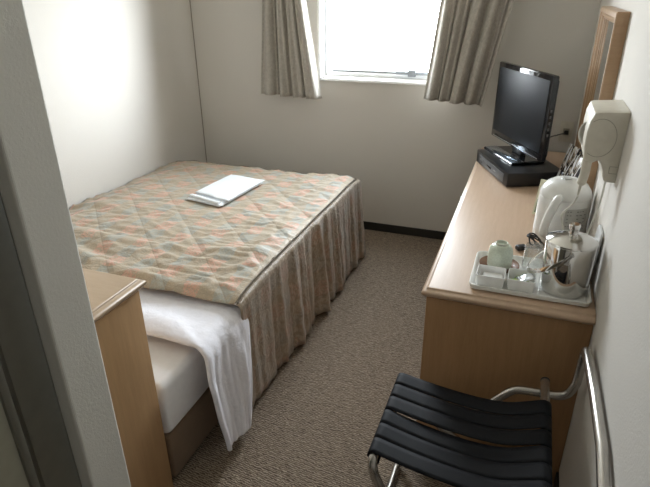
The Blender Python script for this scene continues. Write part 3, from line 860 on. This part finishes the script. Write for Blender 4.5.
def loopA():
    out = []
    side = [(-.265, .437), (-.258, .392), (-.232, .336), (.205, .0125)]
    P = [V((x, YAF, z)) for x, z in side]+[V((x, YAN, z)) for x, z in side[::-1]]
    n = len(P)
    for i, p in enumerate(P):
        a, c = P[i-1], P[(i+1) % n]; r_ = .028 if i in (0, 3, 4, 7) else .014
        s = p+(a-p).normalized()*r_; e = p+(c-p).normalized()*r_
        for q in range(6): t = q/5; out.append((1-t)**2*s+2*t*(1-t)*p+t*t*e)
    return out
obj('front_loop', tube(B(), loopA(), tr, 14, closed=True), TUBE, rk, ang=0)
rail = obj('right_rail', tube(B(), [(.160, .985, .486), (.160, 1.472, .486)], tr, 14), TUBE, rk)
for y in (.979, 1.473):
    b = tube(B(), [(.160, y, .486), (.160, y+.006, .486)], tr+.001, 14); obj('end_cap', b, CAPM, rk)
for y in (YBF+.002, YBN-.002):
    M = Matrix.Translation((-.045, (y+YAF)/2 if y > 1.2 else (YBN+YAN)/2, .243)) @ Matrix.Rotation(PI/2, 4, 'X')
for yy in ((YBF+YAF)/2, (YBN+YAN)/2):
    M = Matrix.Translation((-.062, yy, .2125+.065)) @ Matrix.Rotation(PI/2, 4, 'X')
    obj('pivot_bolt', lathe(B(), [(0, -.026), (.008, -.026), (.008, .026), (0, .026)], 0, 0, 14, M), STEEL_GREY, rk)
for k in range(6):
    y0 = 1.056+k*.0595; y1 = y0+.0565
    prof = [(-.249, .4205), (-.266, .4210), (-.2805, .435), (-.277, .449), (-.264, .4530), (-.24, .4505), (-.17, .444), (-.09, .441), (-.01, .444), (.06, .456), (.12, .484), (.148, .4990), (.161, .5015), (.1735, .496), (.1765, .484), (.170, .473), (.150, .4695)]
    pf = smooth_path([(x, 0, z) for x, z in prof], 4)
    sg = (0, -.004, -.007, .004, .001, .002)[k]
    b = B(); rows = []
    for j in range(5):
        t = j/4; row = []
        for p in pf:
            m_ = max(0, min(1, (p.x+.29)/.46)); skew = -.046*m_-(.004 if k < 4 else 0)*m_
            sag = sg*math.sin(PI*m_)
            row.append(b.verts.new((p.x, y0+(y1-y0)*t+skew, p.z+sag-.0004*(2*t-1)**2)))
        rows.append(row)
    for p_, q_ in zip(rows, rows[1:]):
        for i in range(len(pf)-1): b.faces.new((p_[i], p_[i+1], q_[i+1], q_[i]))
    obj('strap', b, STRAPM, rk, solid=.0028, ang=30)

# ------------------------------------------------------------------ light: an overcast sky through the window
wd_ = bpy.data.worlds.new('sky'); bpy.context.scene.world = wd_; wd_.use_nodes = True
nt = wd_.node_tree; nt.nodes.clear()
o_ = nt.nodes.new('ShaderNodeOutputWorld'); bg = nt.nodes.new('ShaderNodeBackground')
tc = nt.nodes.new('ShaderNodeTexCoord'); sx = nt.nodes.new('ShaderNodeSeparateXYZ'); rp = nt.nodes.new('ShaderNodeValToRGB')
nt.links.new(tc.outputs['Generated'], sx.inputs[0])
mr = nt.nodes.new('ShaderNodeMapRange'); mr.inputs[1].default_value = -1; mr.inputs[2].default_value = 1
nt.links.new(sx.outputs[2], mr.inputs[0]); nt.links.new(mr.outputs[0], rp.inputs[0])
e = rp.color_ramp.elements; e[0].position = .42; e[0].color = (.40, .39, .37, 1); e[1].position = .50; e[1].color = (.92, .94, 1.0, 1)
e2 = rp.color_ramp.elements.new(.62); e2.color = (.90, .93, 1, 1); e3 = rp.color_ramp.elements.new(.9); e3.color = (.42, .46, .52, 1)
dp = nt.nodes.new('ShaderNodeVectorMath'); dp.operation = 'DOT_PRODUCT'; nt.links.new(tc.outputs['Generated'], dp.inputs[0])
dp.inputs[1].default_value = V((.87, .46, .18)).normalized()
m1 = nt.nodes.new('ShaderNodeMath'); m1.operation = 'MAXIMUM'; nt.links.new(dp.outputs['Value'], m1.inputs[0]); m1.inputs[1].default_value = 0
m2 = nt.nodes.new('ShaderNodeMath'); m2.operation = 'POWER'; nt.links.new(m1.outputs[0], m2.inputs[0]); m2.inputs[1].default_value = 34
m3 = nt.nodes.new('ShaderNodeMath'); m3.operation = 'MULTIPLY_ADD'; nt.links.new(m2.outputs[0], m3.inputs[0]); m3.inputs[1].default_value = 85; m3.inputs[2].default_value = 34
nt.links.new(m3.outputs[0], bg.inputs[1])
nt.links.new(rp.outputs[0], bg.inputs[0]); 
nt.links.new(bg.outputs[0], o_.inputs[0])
pl = bpy.data.lights.new('window_portal', 'AREA'); pl.shape = 'RECTANGLE'; pl.size = WX1-WX0; pl.size_y = WZ1-WZ0; pl.cycles.is_portal = True
po = bpy.data.objects.new('window_portal', pl); C.objects.link(po); po.location = ((WX0+WX1)/2, YB+.17, (WZ0+WZ1)/2); po.rotation_euler = (-PI/2, 0, 0)

# ------------------------------------------------------------------ camera
cam = bpy.data.cameras.new('camera'); cam.sensor_width = 36; cam.lens = 542.853/650*36; cam.clip_start = .02
co = bpy.data.objects.new('camera', cam); C.objects.link(co)
Rr = V((.936881, .349547, -.00839)); Uu = V((-.141356, .4006, .905284)); Ff = V((-.3198, .846957, -.424725))
co.matrix_world = Matrix(((Rr.x, Uu.x, -Ff.x, 0), (Rr.y, Uu.y, -Ff.y, 0), (Rr.z, Uu.z, -Ff.z, 1.580417), (0, 0, 0, 1)))
sc = bpy.context.scene; sc.camera = co
sc.view_settings.view_transform = 'Standard'; sc.view_settings.look = 'None'
sc.view_settings.gamma = 1; sc.view_settings.use_curve_mapping = False; sc.view_settings.exposure = 0.62
sc.cycles.max_bounces = 12; sc.cycles.diffuse_bounces = 8; sc.cycles.glossy_bounces = 5; sc.cycles.transparent_max_bounces = 12
sc.cycles.sample_clamp_indirect = 8; sc.cycles.use_denoising = True
